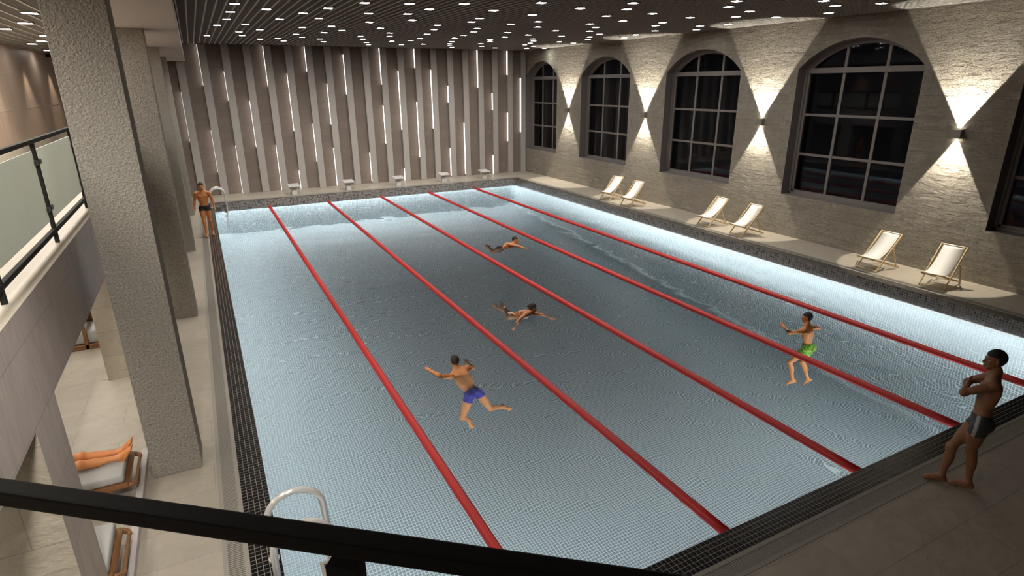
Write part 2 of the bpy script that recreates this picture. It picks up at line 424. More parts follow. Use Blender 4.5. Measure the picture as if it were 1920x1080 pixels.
# night outside
b = MB(); b.box(XR + 1.2, XR + 12, -8, 30, -.3, -.2); struct(b.build('ground_outside', M['night']))

# ------------------------------------------------------------------ far wall with fins
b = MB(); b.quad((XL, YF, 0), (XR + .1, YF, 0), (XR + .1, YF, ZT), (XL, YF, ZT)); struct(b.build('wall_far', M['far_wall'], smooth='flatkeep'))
b = MB(); b.quad((XL, YN, 0), (XL, YN, ZT), (XR + .1, YN, ZT), (XR + .1, YN, 0)); struct(b.build('wall_near', M['dark_wall'], smooth='flatkeep'))
FX = [-.50, .44, 1.37, 2.27, 3.16, 4.08, 5.0, 5.88, 6.79, 7.7, 8.6, 9.51, 10.42, 11.28, 12.21, 13.09, 13.98, 14.85, 15.8, 16.65]
# lit strips on the left flank of each fin, as fractions of the wall height from the ceiling down
FS = [[(.30, .62)], [(0, .26), (.55, .84)], [(.17, .36), (.66, 1)], [(.36, .68)], [(0, .27), (.67, 1)], [(.18, .58), (.86, 1)], [(0, .17), (.53, .81)],
      [(.25, .54), (.71, 1)], [(.05, .33)], [(.76, .985)], [(0, .26), (.41, .70)], [(.16, .60), (.90, 1)], [(0, .14), (.39, .82)], [(.15, .60)],
      [(.27, .40), (.76, .99)], [(.56, .985)], [(0, .29)], [(.33, .47), (.84, 1)], [(0, .19), (.49, .73)], [(.21, .66)]]
ORD = 'first second third fourth fifth sixth seventh eighth ninth tenth eleventh twelfth thirteenth fourteenth fifteenth sixteenth seventeenth eighteenth nineteenth twentieth'.split()
FD = .17
for k, (x, st) in enumerate(zip(FX, FS)):
    lab = 'grey vertical wall fin, %s from the pillars, with %s lit strip%s' % (ORD[k], ['one', 'two'][len(st) - 1], 's' if len(st) > 1 else '')
    t = thing('wall_fin', lab, 'wall fin', (x + .15, YF, 0), group='light fins on the far wall')
    fwid = .32 if k != 19 else .30
    m = MB(); m.box(-.15, fwid - .15, -FD, -.004, .003, ZC - .02); m.build('fin_body', M['fin'], t, bevel=.006)
    for (a, c) in st:
        H = ZC - .03
        m = MB(); m.box(-.156, -.151, -FD + .008, -.03, H * (1 - c) + .015, H * (1 - a) - .005); m.build('light_strip', M['led'], t)

# ------------------------------------------------------------------ ceiling
b = MB(); b.quad((XL, YN, ZT), (XL, YF, ZT), (XR, YF, ZT), (XR, YN, ZT)); struct(b.build('ceiling', M['black'], smooth='flatkeep'))
def cell_grid(x0, x1, y0, y1, z, sx, sy, name):
    m = MB(); h = .05
    x = x0 + .03
    while x < x1:
        m.box(x - .018, x + .018, y0, y1, z, z + .08); x += sx
    y = y0 + .03
    while y < y1:
        m.box(x0, x1, y - .007, y + .007, z + .006, z + .06, 1); y += sy
    o = m.build(name, [M['grid'], M['grid2']], smooth='flatkeep'); struct(o)
cell_grid(-.12, XR - .01, YN, YF - .01, ZC, .208, .135, 'ceiling_grid_pool')
cell_grid(XL, -1.32, YN, YF - .01, 6.0, .25, .135, 'ceiling_grid_gallery')
b = MB(); b.box(XL, -1.31, YN, YF, 6.5, 6.55); struct(b.build('ceiling_gallery', M['black']))
b = MB(); b.box(-1.31, -.13, YN, YF, 5.96, ZT); struct(b.build('beam', M['beam'], bevel=.01))
for k, y in enumerate((4.2, 10.45, 16.7, 22.9)):
    m = MB(); m.box(-1.31, -.735, y, y + .55, 0, 5.96)
    o = m.build('pillar_%d' % (k + 1), M['pillar'], bevel=.006)
    struct(o, 'square rough stucco pillar beside the pool, %s from the camera' % ['nearest', 'second', 'third', 'farthest'][k], 'pillar')

# downlights (pixels read from the photograph, placed on the real ceiling plane)
def ray_z(px, py, z):
    d = fw + r2 * ((px - 960) / 1100.14) + u2 * ((540 - py) / 1100.14); s = (z - 4.8797) / d.z
    return -.0817 + d.x * s, -3.7502 + d.y * s
P1 = [(598,38),(552,131),(508,215),(402,283),(288,399),(955,102),(720,270),(648,357),(684,396),(886,438),(884,333),(1105,213),(1369,146),(1652,89),(1548,203),(1363,306),(1290,384),(1358,417),(1085,429),(1150,459),(1690,294),(1605,364),(1808,339),(1558,436),(1600,467)]
P2 = [(262,30),(305,149),(315,248),(440,314),(545,369),(543,406),(215,408),(244,438),(282,477),(305,501),(567,463),(676,501),(768,38),(748,154),(798,224),(990,102),(1085,281),(1045,329),(967,381),(885,431),(780,454),(922,495),(1385,39),(1557,203),(1467,244),(1528,319),(1490,357),(1376,394),(1275,428),(1240,467),(1218,492),(1218,512),(1245,531),(1715,115),(1670,443),(1673,463),(1568,489),(1582,519),(1730,537),(1840,416),(1872,363),(1910,270)]
P3 = [(450,29),(350,166),(415,242),(410,302),(303,392),(355,435),(362,459),(324,483),(264,504),(362,519),(284,543),(482,543),(607,344),(678,405),(650,468),(811,483),(887,91),(1187,178),(997,267),(1064,306),(992,350),(1103,382),(995,415),(973,441),(1380,422),(1513,390),(1484,33),(1410,102),(1368,234),(1700,151),(1815,252),(1735,286),(1730,345)]
P4 = [(324,195),(438,291),(393,332),(850,11),(762,74),(992,125),(840,185),(750,271),(1290,192),(1832,8),(1882,144)]
P5 = [(158,62),(680,35)]
DL = [(340 + x / 6, y / 6) for x, y in P1] + [(640 + x / 6, y / 6) for x, y in P2] + [(940 + x / 6, y / 6) for x, y in P3] + [(1240 + x / 6, y / 6) for x, y in P4] + [(1540 + x / 6, y / 6) for x, y in P5]
hm = MB()
for (a, c, d, e) in ((-.115, -.1, -.115, .115), (.1, .115, -.115, .115), (-.1, .1, -.115, -.1), (-.1, .1, .1, .115)): hm.box(a, c, d, e, -.01, .07)
hm.box(-.115, .115, -.115, .115, .06, .075)
def make_dl():
    o = hm.build('downlight', M['housing'])
    m = MB(); m.quad((-.1, .1, -.006), (.1, .1, -.006), (.1, -.1, -.006), (-.1, -.1, -.006)); m.build('lamp_panel', M['lamp'], o, smooth='flatkeep')
    return o
proto = make_dl(); first = True; DLE = 52
LBL = 'small square white downlight set in the dark open-cell ceiling above the pool'
nd = 0
for px, py in DL:
    x, y = ray_z(px, py, ZC - .012)
    if not (0.05 < x < XR - .15 and y < YF - .2): continue
    o = proto if first else copy_tree(proto); first = False
    o.location = (x, y, ZC - .012); light('SPOT', 'downlight_beam', (x, y, ZC - .03), (0, 0, 0), DLE, (1, .95, .88), spot_size=math.radians(112), spot_blend=1, shadow_soft_size=.07); tag(o, LBL, 'downlight', 'downlights above the pool'); nd += 1
gp = [(462,200),(395,358),(70,447),(708,557),(650,639),(502,682),(745,785)]
for px, py in gp:
    x, y = ray_z(px / 8.31, py / 8.31, 5.985)
    o = copy_tree(proto); o.location = (max(x, XL + .3), y, 5.985)
    tag(o, 'small square white downlight in the lower ceiling over the gallery with the glass railing', 'downlight', 'downlights above the gallery')

# ------------------------------------------------------------------ gallery on the left
XB = -1.55; ZL, ZB = 3.25, 2.38
b = MB()
b.box(XL, XB, YN, YF, ZB, ZL)
o = b.build('balcony', [M['travertine'], M['ledge'], M['beam']])
for p in o.data.polygons:
    if p.normal.z > .5: p.material_index = 1
    elif p.normal.z < -.5: p.material_index = 2
struct(o, 'gallery slab with pink-brown travertine front on the left', 'balcony')
for k, y in enumerate((1.41, 7.75, 14.1, 20.4)):
    m = MB(); m.box(-2.17, XB, y, y + .71, 0, ZB)
    o = m.build('column_%d' % (k + 1), [M['beige_col'], M['travertine']])
    for p in o.data.polygons:
        if p.normal.x > .5: p.material_index = 1
    struct(o, 'stone-clad square column carrying the gallery, %s from the camera' % ['nearest', 'second', 'third', 'fourth'][k], 'column')
b = MB(); b.box(XL - .02, XL, YN, YF, ZL + .15, 7); struct(b.build('wall_left', M['veneer']))
b = MB(); b.box(XL - .02, XL, YN, YF, 0, ZB); struct(b.build('wall_left_lower', M['beige_col']))
b = MB(); b.box(XL, XL + .02, YN, YF, ZL, ZL + .16); struct(b.build('baseboard_left', M['skirt']))
for k, z in enumerate((4.35, 5.25)):
    b = MB(); b.box(XL, XL + .006, YN, YF, z, z + .012); struct(b.build('trim_%d' % (k + 1), M['travertine']))
b = MB(); b.box(XL + .02, XL + .34, 22.2, 22.5, 5.86, 5.97)
tag(b.build('wall_spotlight', M['railblack'], bevel=.01), 'small black box lamp at the top of the wooden gallery wall', 'wall lamp')
# glass railing on the ledge
t = thing('glass_railing', 'black metal railing with frosted green glass panes on the gallery ledge', 'railing', (-1.67, 2.02, ZL))
Y0 = 2.02; PS = 2.225; n0, n1 = -1, 10
m = MB(); m.bar((0, -4, 1.10), (0, 24.5, 1.10), .055, .045); m.build('handrail', M['railgrey'], t, bevel=.008)
m = MB(); m.bar((0, -4, .14), (0, 24.5, .14), .05, .05); m.build('bottom_rail', M['railgrey'], t, bevel=.008)
for k in range(n0, n1 + 1):
    y = PS * k
    m = MB(); m.box(-.02, .02, y - .022, y + .022, -.002, 1.09); po = m.build('post', M['railgrey'], t, bevel=.004)
    if k < n1:
        m = MB(); m.box(-.006, .006, y + .12, y + PS - .12, .26, 1.01); m.build('glass_pane', M['frost'], t)
    for s_ in (-1, 1):
        for z in (.38, .88):
            m = MB(); m.box(-.022, .022, y + s_ * .022, y + s_ * .14, z - .025, z + .025); m.build('glass_clip', M['clip'], po, bevel=.006)
# low kerb in front of the loungers
b = MB(); b.box(-1.475, -1.395, -2, 4.9, 0, .10)
struct(b.build('kerb', M['kerb'], bevel=.006))

# camera-side gallery floor and the black rail in the foreground
e = Vector((.783, -.622, 0)); nb = Vector((-.622, -.783, 0))
b = MB(); pts = [(-1.56, -1.94), (3.6, -6.03), (3.6, YN), (-1.56, YN)]
b.add([(x, y, 2.95) for x, y in pts] + [(x, y, 3.25) for x, y in pts], [(3, 2, 1, 0), (4, 5, 6, 7), (0, 1, 5, 4), (1, 2, 6, 5), (2, 3, 7, 6), (3, 0, 4, 7)])
struct(b.build('balcony_corner', M['travertine']))
pc = Vector((-.08, -3.13, 0))
t = thing('foreground_railing', 'plain black metal railing crossing the bottom of the view, right in front of the camera', 'railing', (pc.x, pc.y, 3.25), math.atan2(e.y, e.x))
m = MB(); m.bar((-1.9, 0, 1.142), (4.6, 0, 1.142), .026, .024, mi=0); m.build('handrail', M['railblack'], t, bevel=.004)
for x, wd in ((.091, .037), (.355, .022), (-1.3, .047), (1.6, .047), (2.9, .047)):
    m = MB(); m.box(x - wd / 2, x + wd / 2, -.012, .012, 0, 1.115); m.build('post', M['railblack'], t)

# ------------------------------------------------------------------ lane ropes
RXS = [2.29, 4.90, 7.47, 9.98, 12.57]
for k, x in enumerate(RXS):
    t = thing('lane_rope', 'long red floating lane rope, %s from the stucco pillars' % ['first', 'second', 'third', 'fourth', 'fifth'][k], 'lane rope', (x, 0, ZW), group='red lane ropes across the pool')
    m = MB(); pts = []; rr = []
    y = .16; n = 0
    segs = 50; L_ = LEN - .32
    for q in range(segs):
        ya = .16 + L_ * q / segs; yb = .16 + L_ * (q + 1) / segs
        pts.append((0, ya, .01)); rr.append(.067)
        if q == segs - 1: pts.append((0, yb, .01)); rr.append(.067)
    m.tube(pts, rr, 16); m.build('floats', M['rope'], t, smooth=True)
    for ya, yb in ((.0, .17), (LEN - .17, LEN)):
        m = MB(); m.tube([(0, ya, .05), (0, (ya + yb) / 2, .03), (0, yb, .012)], [.03, .05, .06] if ya == 0 else [.06, .05, .03], 12)
        m.build('end_anchor', M['rope'], t, smooth=True)

# ------------------------------------------------------------------ ladders
def ladder(ya, yb, label):
    t = thing('pool_ladder', label, 'pool ladder', (0, (ya + yb) / 2, 0))
    for y in (ya, yb):
        yy = y - (ya + yb) / 2
        pts = [(-.07, yy, -.01), (-.07, yy, .45)]
        for k in range(13):
            a = PI - PI * k / 12; pts.append((.215 + .285 * math.cos(a), yy, .53 + .26 * math.sin(a)))
        pts += [(.52, yy, .2), (.50, yy, -.2), (.44, yy, -.7), (.42, yy, -1.6)]
        m = MB(); m.tube(pts, .036, 14); rl = m.build('rail', M['steel'], t, smooth=True)
        m = MB(); m.tube([(-.07, yy, 0), (-.07, yy, .02), (-.07, yy, .025)], [.06, .06, .035], 16); m.build('flange', M['steel'], rl, smooth=True)
        m = MB(); m.tube([(-.07, yy - .05, .17), (-.07, yy + .05, .17)], .02, 10); m.build('clamp', M['steel'], rl, smooth=True)
    hw = (yb - ya) / 2
    for z in (-.28, -.55, -.85, -1.15, -1.45):
        m = MB(); m.box(.38, .52, -hw, hw, z, z + .03); st = m.build('step', M['step'], t, bevel=.006)
        for q in range(4):
            yq = -hw + .03 + (2 * hw - .06) * (q + .5) / 4
            m = MB(); m.box(.42, .49, yq - .035, yq + .035, z + .03, z + .034); m.build('anti_slip_pad', M['pad'], st)
    return t
ladder(1.43, 1.98, 'white steel pool ladder behind the black foreground railing')
ladder(24.3, 24.72, 'white steel pool ladder in the far corner behind the walking man')

# ------------------------------------------------------------------ starting blocks
def make_block():
    t = thing('starting_block', '', 'starting block', (0, 0, 0))
    m = MB(); m.box(-.12, .12, -.10, .12, 0, .38); m.build('stand', M['white'], t, bevel=.01)
    m = MB()
    m.add([(-.26, -.28, .38), (.26, -.28, .38), (.26, .24, .43), (-.26, .24, .43), (-.26, -.28, .43), (.26, -.28, .43), (.26, .24, .49), (-.26, .24, .49)],
          [(0, 3, 2, 1), (4, 5, 6, 7), (0, 1, 5, 4), (1, 2, 6, 5), (2, 3, 7, 6), (3, 0, 4, 7)]); m.build('platform', M['white'], t, bevel=.01)
    for s_ in (-1, 1):
        m = MB(); m.tube([(s_ * .25, -.2, .40), (s_ * .25, -.24, .25), (s_ * .25, -.24, 0)], .012, 8); m.build('grip_bar', M['steel'], t, smooth=True)
    return t
blk = make_block()
bl = ['white starting block behind the first lane rope, nearest the pillars', 'white starting block standing between the first and second lane ropes farther from pillars', 'middle one of the five white starting blocks',
      'white starting block, second from the arched-window wall', 'white starting block nearest the arched-window wall']
for k, x in enumerate((3.55, 6.13, 8.68, 11.18, 13.55)):
    o = blk if k == 0 else copy_tree(blk)
    o.location = (x, LEN + TL + GL + .32, 0); o['label'] = bl[k]; o['group'] = 'white starting blocks at the far end'
blk['label'] = 'white starting block nearest the pillars at the far end'
bl2 = 'white starting block, second from the pillars'
for o in list(COL.objects):
    if o.get('label') == bl[1]: o['label'] = bl2

# ------------------------------------------------------------------ deck chairs
def make_chair():
    t = thing('deck_chair', '', 'deck chair')
    A0, A1 = Vector((0, 0, .02)), Vector((.84, 0, .98))
    for s_ in (-1, 1):
        y = s_ * .285
        m = MB(); m.bar((A0.x, y, A0.z), (A1.x, y, A1.z), .026, .05); m.build('back_rail', M['pine'], t, bevel=.004)
        y2 = s_ * .25
        m = MB(); m.bar((-.10, y2, .37), (1.02, y2, .03), .026, .045); m.build('seat_rail', M['pine'], t, bevel=.004)
        y3 = s_ * .315
        m = MB(); m.bar((.52, y3, .61), (.80, y3, .07), .024, .04); m.build('prop_leg', M['pine'], t, bevel=.004)
    for nm, x, z, hw in (('foot_bar', .02, .045, .285), ('rear_bar', 1.0, .035, .25), ('prop_bar', .79, .09, .315), ('top_bar', .825, .965, .285), ('front_bar', -.07, .365, .25)):
        m = MB(); m.tube([(x, -hw, z), (x, hw, z)], .014, 10); m.build(nm, M['pine'], t, smooth=True)
    m = MB(); n = 18; prof = []
    P0, P1_, P2_ = Vector((.835, 0, .985)), Vector((.30, 0, .25)), Vector((-.08, 0, .385))
    for k in range(n + 1):
        u = k / n; p = P0 * (1 - u) ** 2 + P1_ * 2 * u * (1 - u) + P2_ * u * u; prof.append(p)
    vs = []
    for p in prof:
        for (yy, dz) in ((-.23, 0), (.23, 0), (.23, -.008), (-.23, -.008)): vs.append((p.x, yy, p.z + dz))
    fs = []
    for k in range(n):
        a = k * 4
        for q in range(4): fs.append((a + q, a + (q + 1) % 4, a + 4 + (q + 1) % 4, a + 4 + q))
    fs += [(3, 2, 1, 0), (n * 4, n * 4 + 1, n * 4 + 2, n * 4 + 3)]
    m.add(vs, fs); m.build('canvas_sling', M['sling'], t, smooth=True)
    return t
ch = make_chair()
CH = [((15.58, 17.52), 10, 'white canvas deck chair in the farthest pair, the one closer to the finned wall'),
      ((15.50, 15.96), 8, 'white canvas deck chair in the farthest pair, the one closer to the camera'),
      ((15.62, 11.60), -2, 'white canvas deck chair in the middle pair, the one farther from the camera'),
      ((15.62, 10.06), -3, 'white canvas deck chair in the middle pair, the one closer to the camera'),
      ((15.66, 5.50), -2, 'white canvas deck chair in the nearest pair, the one farther from the camera'),
      ((15.66, 3.80), 6, 'white canvas deck chair nearest the camera, beside the lower right window')]
for k, ((x, y), a, lab) in enumerate(CH):
    o = ch if k == 0 else copy_tree(ch)
    o.location = (x, y, 0); o.rotation_euler = (0, 0, math.radians(a)); o['label'] = lab; o['group'] = 'deck chairs along the window wall'

# ------------------------------------------------------------------ wall lamps
def make_sconce():
    t = thing('wall_lamp', '', 'wall lamp')
    m = MB()
    for (a, c, d, e_) in ((-.15, -.138, -.12, .12), (-.012, 0, -.12, .12), (-.138, -.012, -.12, -.108), (-.138, -.012, .108, .12)): m.box(a, c, d, e_, -.11, .11)
    m.build('lamp_housing', M['sconce'], t)
    for z in (-.07, .07):
        m = MB(); s_ = 1 if z > 0 else -1
        m.quad((-.136, -.106, z), (-.014, -.106, z), (-.014, .106, z), (-.136, .106, z)); m.build('lens', M['sconce_lens'], t, smooth='flatkeep')
    return t
sc = make_sconce()
SL = ['grey box lamp on the stone wall, nearest to the camera', 'grey box lamp on the stone wall, second from the camera', 'grey box lamp on the stone wall, third from the camera', 'grey box lamp on the stone wall nearest the finned wall']
UP_E, DN_E = 1050, 450
for k, y in enumerate((4.67, 10.78, 16.87, 22.96)):
    o = sc if k == 0 else copy_tree(sc)
    o.location = (XR - .002, y, 3.65); o['label'] = SL[k]; o['group'] = 'up and down lamps on the stone wall'
for k, y in enumerate((4.67, 10.78, 16.87, 22.96)):
    light('SPOT', 'lamp_core_up', (XR - .045, y, 3.735), (PI, 0, 0), 300, (1, .90, .74), spot_size=math.radians(66), spot_blend=.06, shadow_soft_size=.012)
    light('SPOT', 'lamp_core_down', (XR - .045, y, 3.565), (0, 0, 0), 150, (1, .90, .74), spot_size=math.radians(62), spot_blend=.06, shadow_soft_size=.012)
    light('SPOT', 'lamp_beam_up', (XR - .13, y, 3.735), (PI, 0, 0), UP_E, (1, .90, .74), spot_size=math.radians(66), spot_blend=.06, shadow_soft_size=.015)
    light('SPOT', 'lamp_beam_down', (XR - .12, y, 3.565), (0, 0, 0), DN_E, (1, .90, .74), spot_size=math.radians(62), spot_blend=.06, shadow_soft_size=.015)

# ------------------------------------------------------------------ loungers under the gallery
def make_lounger():
    """feet end at local +x; length 1.95, width .78"""
    t = thing('sun_lounger', '', 'sun lounger')
    for s_ in (-1, 1):
        m = MB(); m.bar((-1.9, s_ * .36, .27), (-.02, s_ * .36, .27), .04, .07); m.build('side_rail', M['teak'], t, bevel=.006)
    for x in (-.25, -1.65):
        for s_ in (-1, 1):
            m = MB(); m.bar((x + .04, s_ * .33, .25), (x, s_ * .33, 0), .05, .05); m.build('leg', M['teak'], t, bevel=.006)
    m = MB()
    for k in range(18): m.box(-1.85 + k * .105, -1.78 + k * .105, -.34, .34, .285, .305)
    m.build('slats', M['teak_y'], t)
    # curved pull handle across the foot end
    m = MB(); m.bar((.055, -.30, .24), (.055, .30, .24), .035, .03); hd = m.build('pull_bar', M['teak_y'], t, bevel=.005)
    for s_ in (-1, 1):
        m = MB()
        pp = [(-.02 + .085 * math.sin(u * PI / 12), s_ * (.29 + .07 * math.cos(u * PI / 12)), .265 - .025 * u / 6) for u in range(7)]
        m.tube(pp, [.034, .034, .032, .030, .027, .024, .02], 8)
        m.build('handle_bracket', M['teak'], hd, bevel=.004)
    m = MB(); m.box(-1.88, -.05, -.36, .36, .31, .42); m.build('cushion', M['cushion'], t, smooth=True, bevel=.025)
    return t
lg = make_lounger()
lg.location = (-1.50, 4.15, 0); lg['label'] = 'teak sun lounger with grey cushion carrying the reclining person'; lg['group'] = 'teak loungers under the gallery'
o = copy_tree(lg); o.location = (-1.50, 2.53, 0); o['label'] = 'empty teak sun lounger with grey cushion, partly behind the black rail'
def make_sofa():
    t = thing('lounge_chair', '', 'lounge chair')
    m = MB(); m.box(-1.4, 0, 0, .06, .0, .10); m.build('front_rail', M['teak'], t, bevel=.006)
    m = MB(); m.box(-1.4, 0, .70, .76, .0, .62); m.build('back_frame', M['teak'], t, bevel=.006)
    for x in (-1.37, -.24):
        m = MB(); m.box(x - .03, x + .03, 0, .06, .0, .52); m.build('arm_post', M['teak'], t, bevel=.005)
        m = MB(); m.box(x - .05, x + .05, -.03, .76, .52, .56); m.build('armrest', M['teak_y'], t, bevel=.008)
    m = MB(); m.box(-1.32, -.03, .06, .70, .10, .36); m.build('seat_cushion', M['cushion'], t, smooth=True, bevel=.03)
    m = MB(); m.box(-1.32, -.28, .55, .70, .36, .62); m.build('back_cushion', M['cushion'], t, smooth=True, bevel=.04)
    return t
sf = make_sofa(); sf.location = (-2.44, 9.48, 0); sf['label'] = 'teak lounge chair with pale cushion, nearer one behind the stone column'; sf['group'] = 'teak lounge chairs under the gallery'
o = copy_tree(sf); o.location = (-2.55, 11.3, 0); o['label'] = 'teak lounge chair standing behind another lounge chair under the gallery'

# ------------------------------------------------------------------ people: smooth-blended signed distance bodies
def V_(*a): return np.array(a, float)
def nrm(v): v = np.asarray(v, float); return v / np.linalg.norm(v)
class Field:
    def __init__(s, lo, hi, h):
        s.h = h; s.lo = np.array(lo, float); s.n = np.ceil((np.array(hi) - s.lo) / h).astype(int) + 1
        s.D = np.full(s.n, .3, np.float32)
    def grid(s, i0, i1):
        ax = [s.lo[k] + s.h * np.arange(i0[k], i1[k]) for k in range(3)]
        return np.stack(np.meshgrid(*ax, indexing='ij'), -1)
    def put(s, pr):
        kind, bb0, bb1, fn, k, op = pr
        m = abs(k) + 3 * s.h + .01
        i0 = np.maximum(np.floor((bb0 - m - s.lo) / s.h).astype(int), 0); i1 = np.minimum(np.ceil((bb1 + m - s.lo) / s.h).astype(int) + 1, s.n)
        if (i1 <= i0).any(): return
        P = s.grid(i0, i1); d = fn(P).astype(np.float32)
        sl = tuple(slice(a, b_) for a, b_ in zip(i0, i1)); D = s.D[sl]
        if op == 'add':
            hh = np.clip(.5 + .5 * (D - d) / k, 0, 1); s.D[sl] = D * (1 - hh) + d * hh - k * hh * (1 - hh)
        else:
            hh = np.clip(.5 - .5 * (D + d) / k, 0, 1); s.D[sl] = D * (1 - hh) - d * hh + k * hh * (1 - hh)
def cap(a, b_, ra, rb, k=.02, op='add'):
    a = np.asarray(a, float); b_ = np.asarray(b_, float); ba = b_ - a; bb = ba @ ba + 1e-9; r = max(ra, rb)
    def fn(P):
        pa = P - a; h = np.clip(pa @ ba / bb, 0, 1)
        return np.linalg.norm(pa - h[..., None] * ba, axis=-1) - (ra + (rb - ra) * h)
    return ('cap', np.minimum(a, b_) - r, np.maximum(a, b_) + r, fn, k, op)
def ell(c, r, R_, k=.02, op='add'):
    c = np.asarray(c, float); r = np.asarray(r, float); R_ = np.asarray(R_, float)   # columns = axes
    def fn(P):
        q = (P - c) @ R_; k0 = np.linalg.norm(q / r, axis=-1); k1 = np.linalg.norm(q / (r * r), axis=-1) + 1e-9
        return k0 * (k0 - 1) / k1
    e_ = np.sqrt(((R_ * r) ** 2).sum(1))
    return ('ell', c - e_, c + e_, fn, k, op)
def surface(D, lo, h):
    D = D.copy()
    for ax in range(3):
        sl = [slice(None)] * 3
        for e_ in (0, -1): sl[ax] = e_; D[tuple(sl)] = np.maximum(D[tuple(sl)], h)
    ins = D < 0; n = np.array(D.shape) - 1
    acc = np.zeros((*n, 3), np.float32); cnt = np.zeros(n, np.float32)
    cor = [(i, j, k) for i in (0, 1) for j in (0, 1) for k in (0, 1)]
    sl = lambda c: tuple(slice(c[q], c[q] + n[q]) for q in range(3))
    for c in cor:
        for ax in range(3):
            if c[ax]: continue
            c2 = list(c); c2[ax] = 1
            a, b_ = D[sl(c)], D[sl(c2)]; x = ins[sl(c)] != ins[sl(c2)]
            t_ = np.where(x, a / np.where(x, a - b_, 1), 0)
            for q in range(3):
                acc[..., q] += np.where(x, (t_ if q == ax else c[q]), 0)
            cnt += x
    act = cnt > 0; idx = np.full(n, -1, np.int64); ii = np.argwhere(act); idx[act] = np.arange(len(ii))
    V = (ii + acc[act] / cnt[act][:, None]) * h + lo
    F = []
    for ax in range(3):
        o1, o2 = [(1, 2), (2, 0), (0, 1)][ax]
        s0 = [slice(1, n[q]) for q in range(3)]; s0[ax] = slice(0, n[ax])
        s1 = list(s0); s1[ax] = slice(1, n[ax] + 1)
        a, b_ = ins[tuple(s0)], ins[tuple(s1)]
        x = np.argwhere(a != b_)
        if not len(x): continue
        off = np.array([1, 1, 1]); off[ax] = 0; x = x + off
        fl = ins[x[:, 0], x[:, 1], x[:, 2]]
        def cell(d1, d2):
            y = x.copy(); y[:, o1] -= d1; y[:, o2] -= d2; return idx[y[:, 0], y[:, 1], y[:, 2]]
        q = np.stack([cell(1, 1), cell(0, 1), cell(0, 0), cell(1, 0)], 1)
        q[~fl] = q[~fl][:, ::-1]; F.append(q)
    return V, np.concatenate(F)
def mesh_np(name, V, F, m, parent, origin):
    me = bpy.data.meshes.new(name); me.from_pydata((V - origin).tolist(), [], F.tolist()); me.materials.append(m)
    me.polygons.foreach_set('use_smooth', [True] * len(F)); me.update()
    o = bpy.data.objects.new(name, me); COL.objects.link(o); o.parent = parent
    return o
def finger(pr, root, d, nrm_, L_, r, curl, k=.004):
    a = np.array(root, float); dd = nrm(d)
    for q, fr in enumerate((.45, .3, .25)):
        ang = curl * (.5 + .5 * q); dd = nrm(dd * math.cos(ang) + nrm_ * math.sin(ang)); b_ = a + dd * L_ * fr
        pr.append(cap(a, b_, r * (1 - .08 * q), r * (1 - .08 * (q + 1)), k)); a = b_
def hand(pr, wr, d, pn, lat, s=1, curl=.25, fr=.0085):
    """d fingers direction, pn palm-facing normal, lat towards the thumb"""
    d = nrm(d); lat = nrm(lat - d * (lat @ d)); pn = nrm(np.cross(d, lat)) * (1 if np.cross(d, lat) @ pn > 0 else -1)
    c = wr + d * .050 * s
    pr.append(ell(c, (.052 * s, .040 * s, .016 * s), np.stack([d, lat, pn], 1), .02))
    pr.append(cap(wr - d * .02, wr + d * .03, .024 * s, .025 * s, .015))
    for q, (of, L_) in enumerate(((.030, .070), (.010, .080), (-.011, .074), (-.031, .058))):
        finger(pr, wr + d * .088 * s + lat * of * s, d + lat * of * 2.2, pn, L_ * s, fr * s, curl)
    th = nrm(d * .65 + lat * .75 + pn * .15)
    a = wr + d * .025 * s + lat * .026 * s
    pr.append(cap(a, a + th * .040 * s, .013 * s, .011 * s, .012)); finger(pr, a + th * .035 * s, th + d * .2, pn, .052 * s, .0098 * s, .2)
def foot(pr, an, toe, upv, s=1):
    toe = nrm(toe); upv = nrm(upv - toe * (upv @ toe)); lat = np.cross(toe, upv)
    heel = an - toe * .035 * s - upv * .055 * s; ball = an + toe * .135 * s - upv * .062 * s
    pr.append(cap(an, heel + upv * .01, .036 * s, .031 * s, .02)); pr.append(cap(an + toe * .01, ball + upv * .012, .036 * s, .022 * s, .03))
    pr.append(ell((heel + ball) / 2 + toe * .02, (.11 * s, .038 * s, .022 * s), np.stack([toe, lat, upv], 1), .02))
    pr.append(ell(ball, (.04 * s, .048 * s, .02 * s), np.stack([toe, lat, upv], 1), .02))
    for q in range(5):
        of = (-.034 + .017 * q); r = .013 if q == 0 else .009
        a = ball + toe * (.022 - .006 * q) * s + lat * of * s - upv * .006 * s
        pr.append(cap(a, a + toe * (.034 - .002 * q) * s, r * s, r * .9 * s, .006))
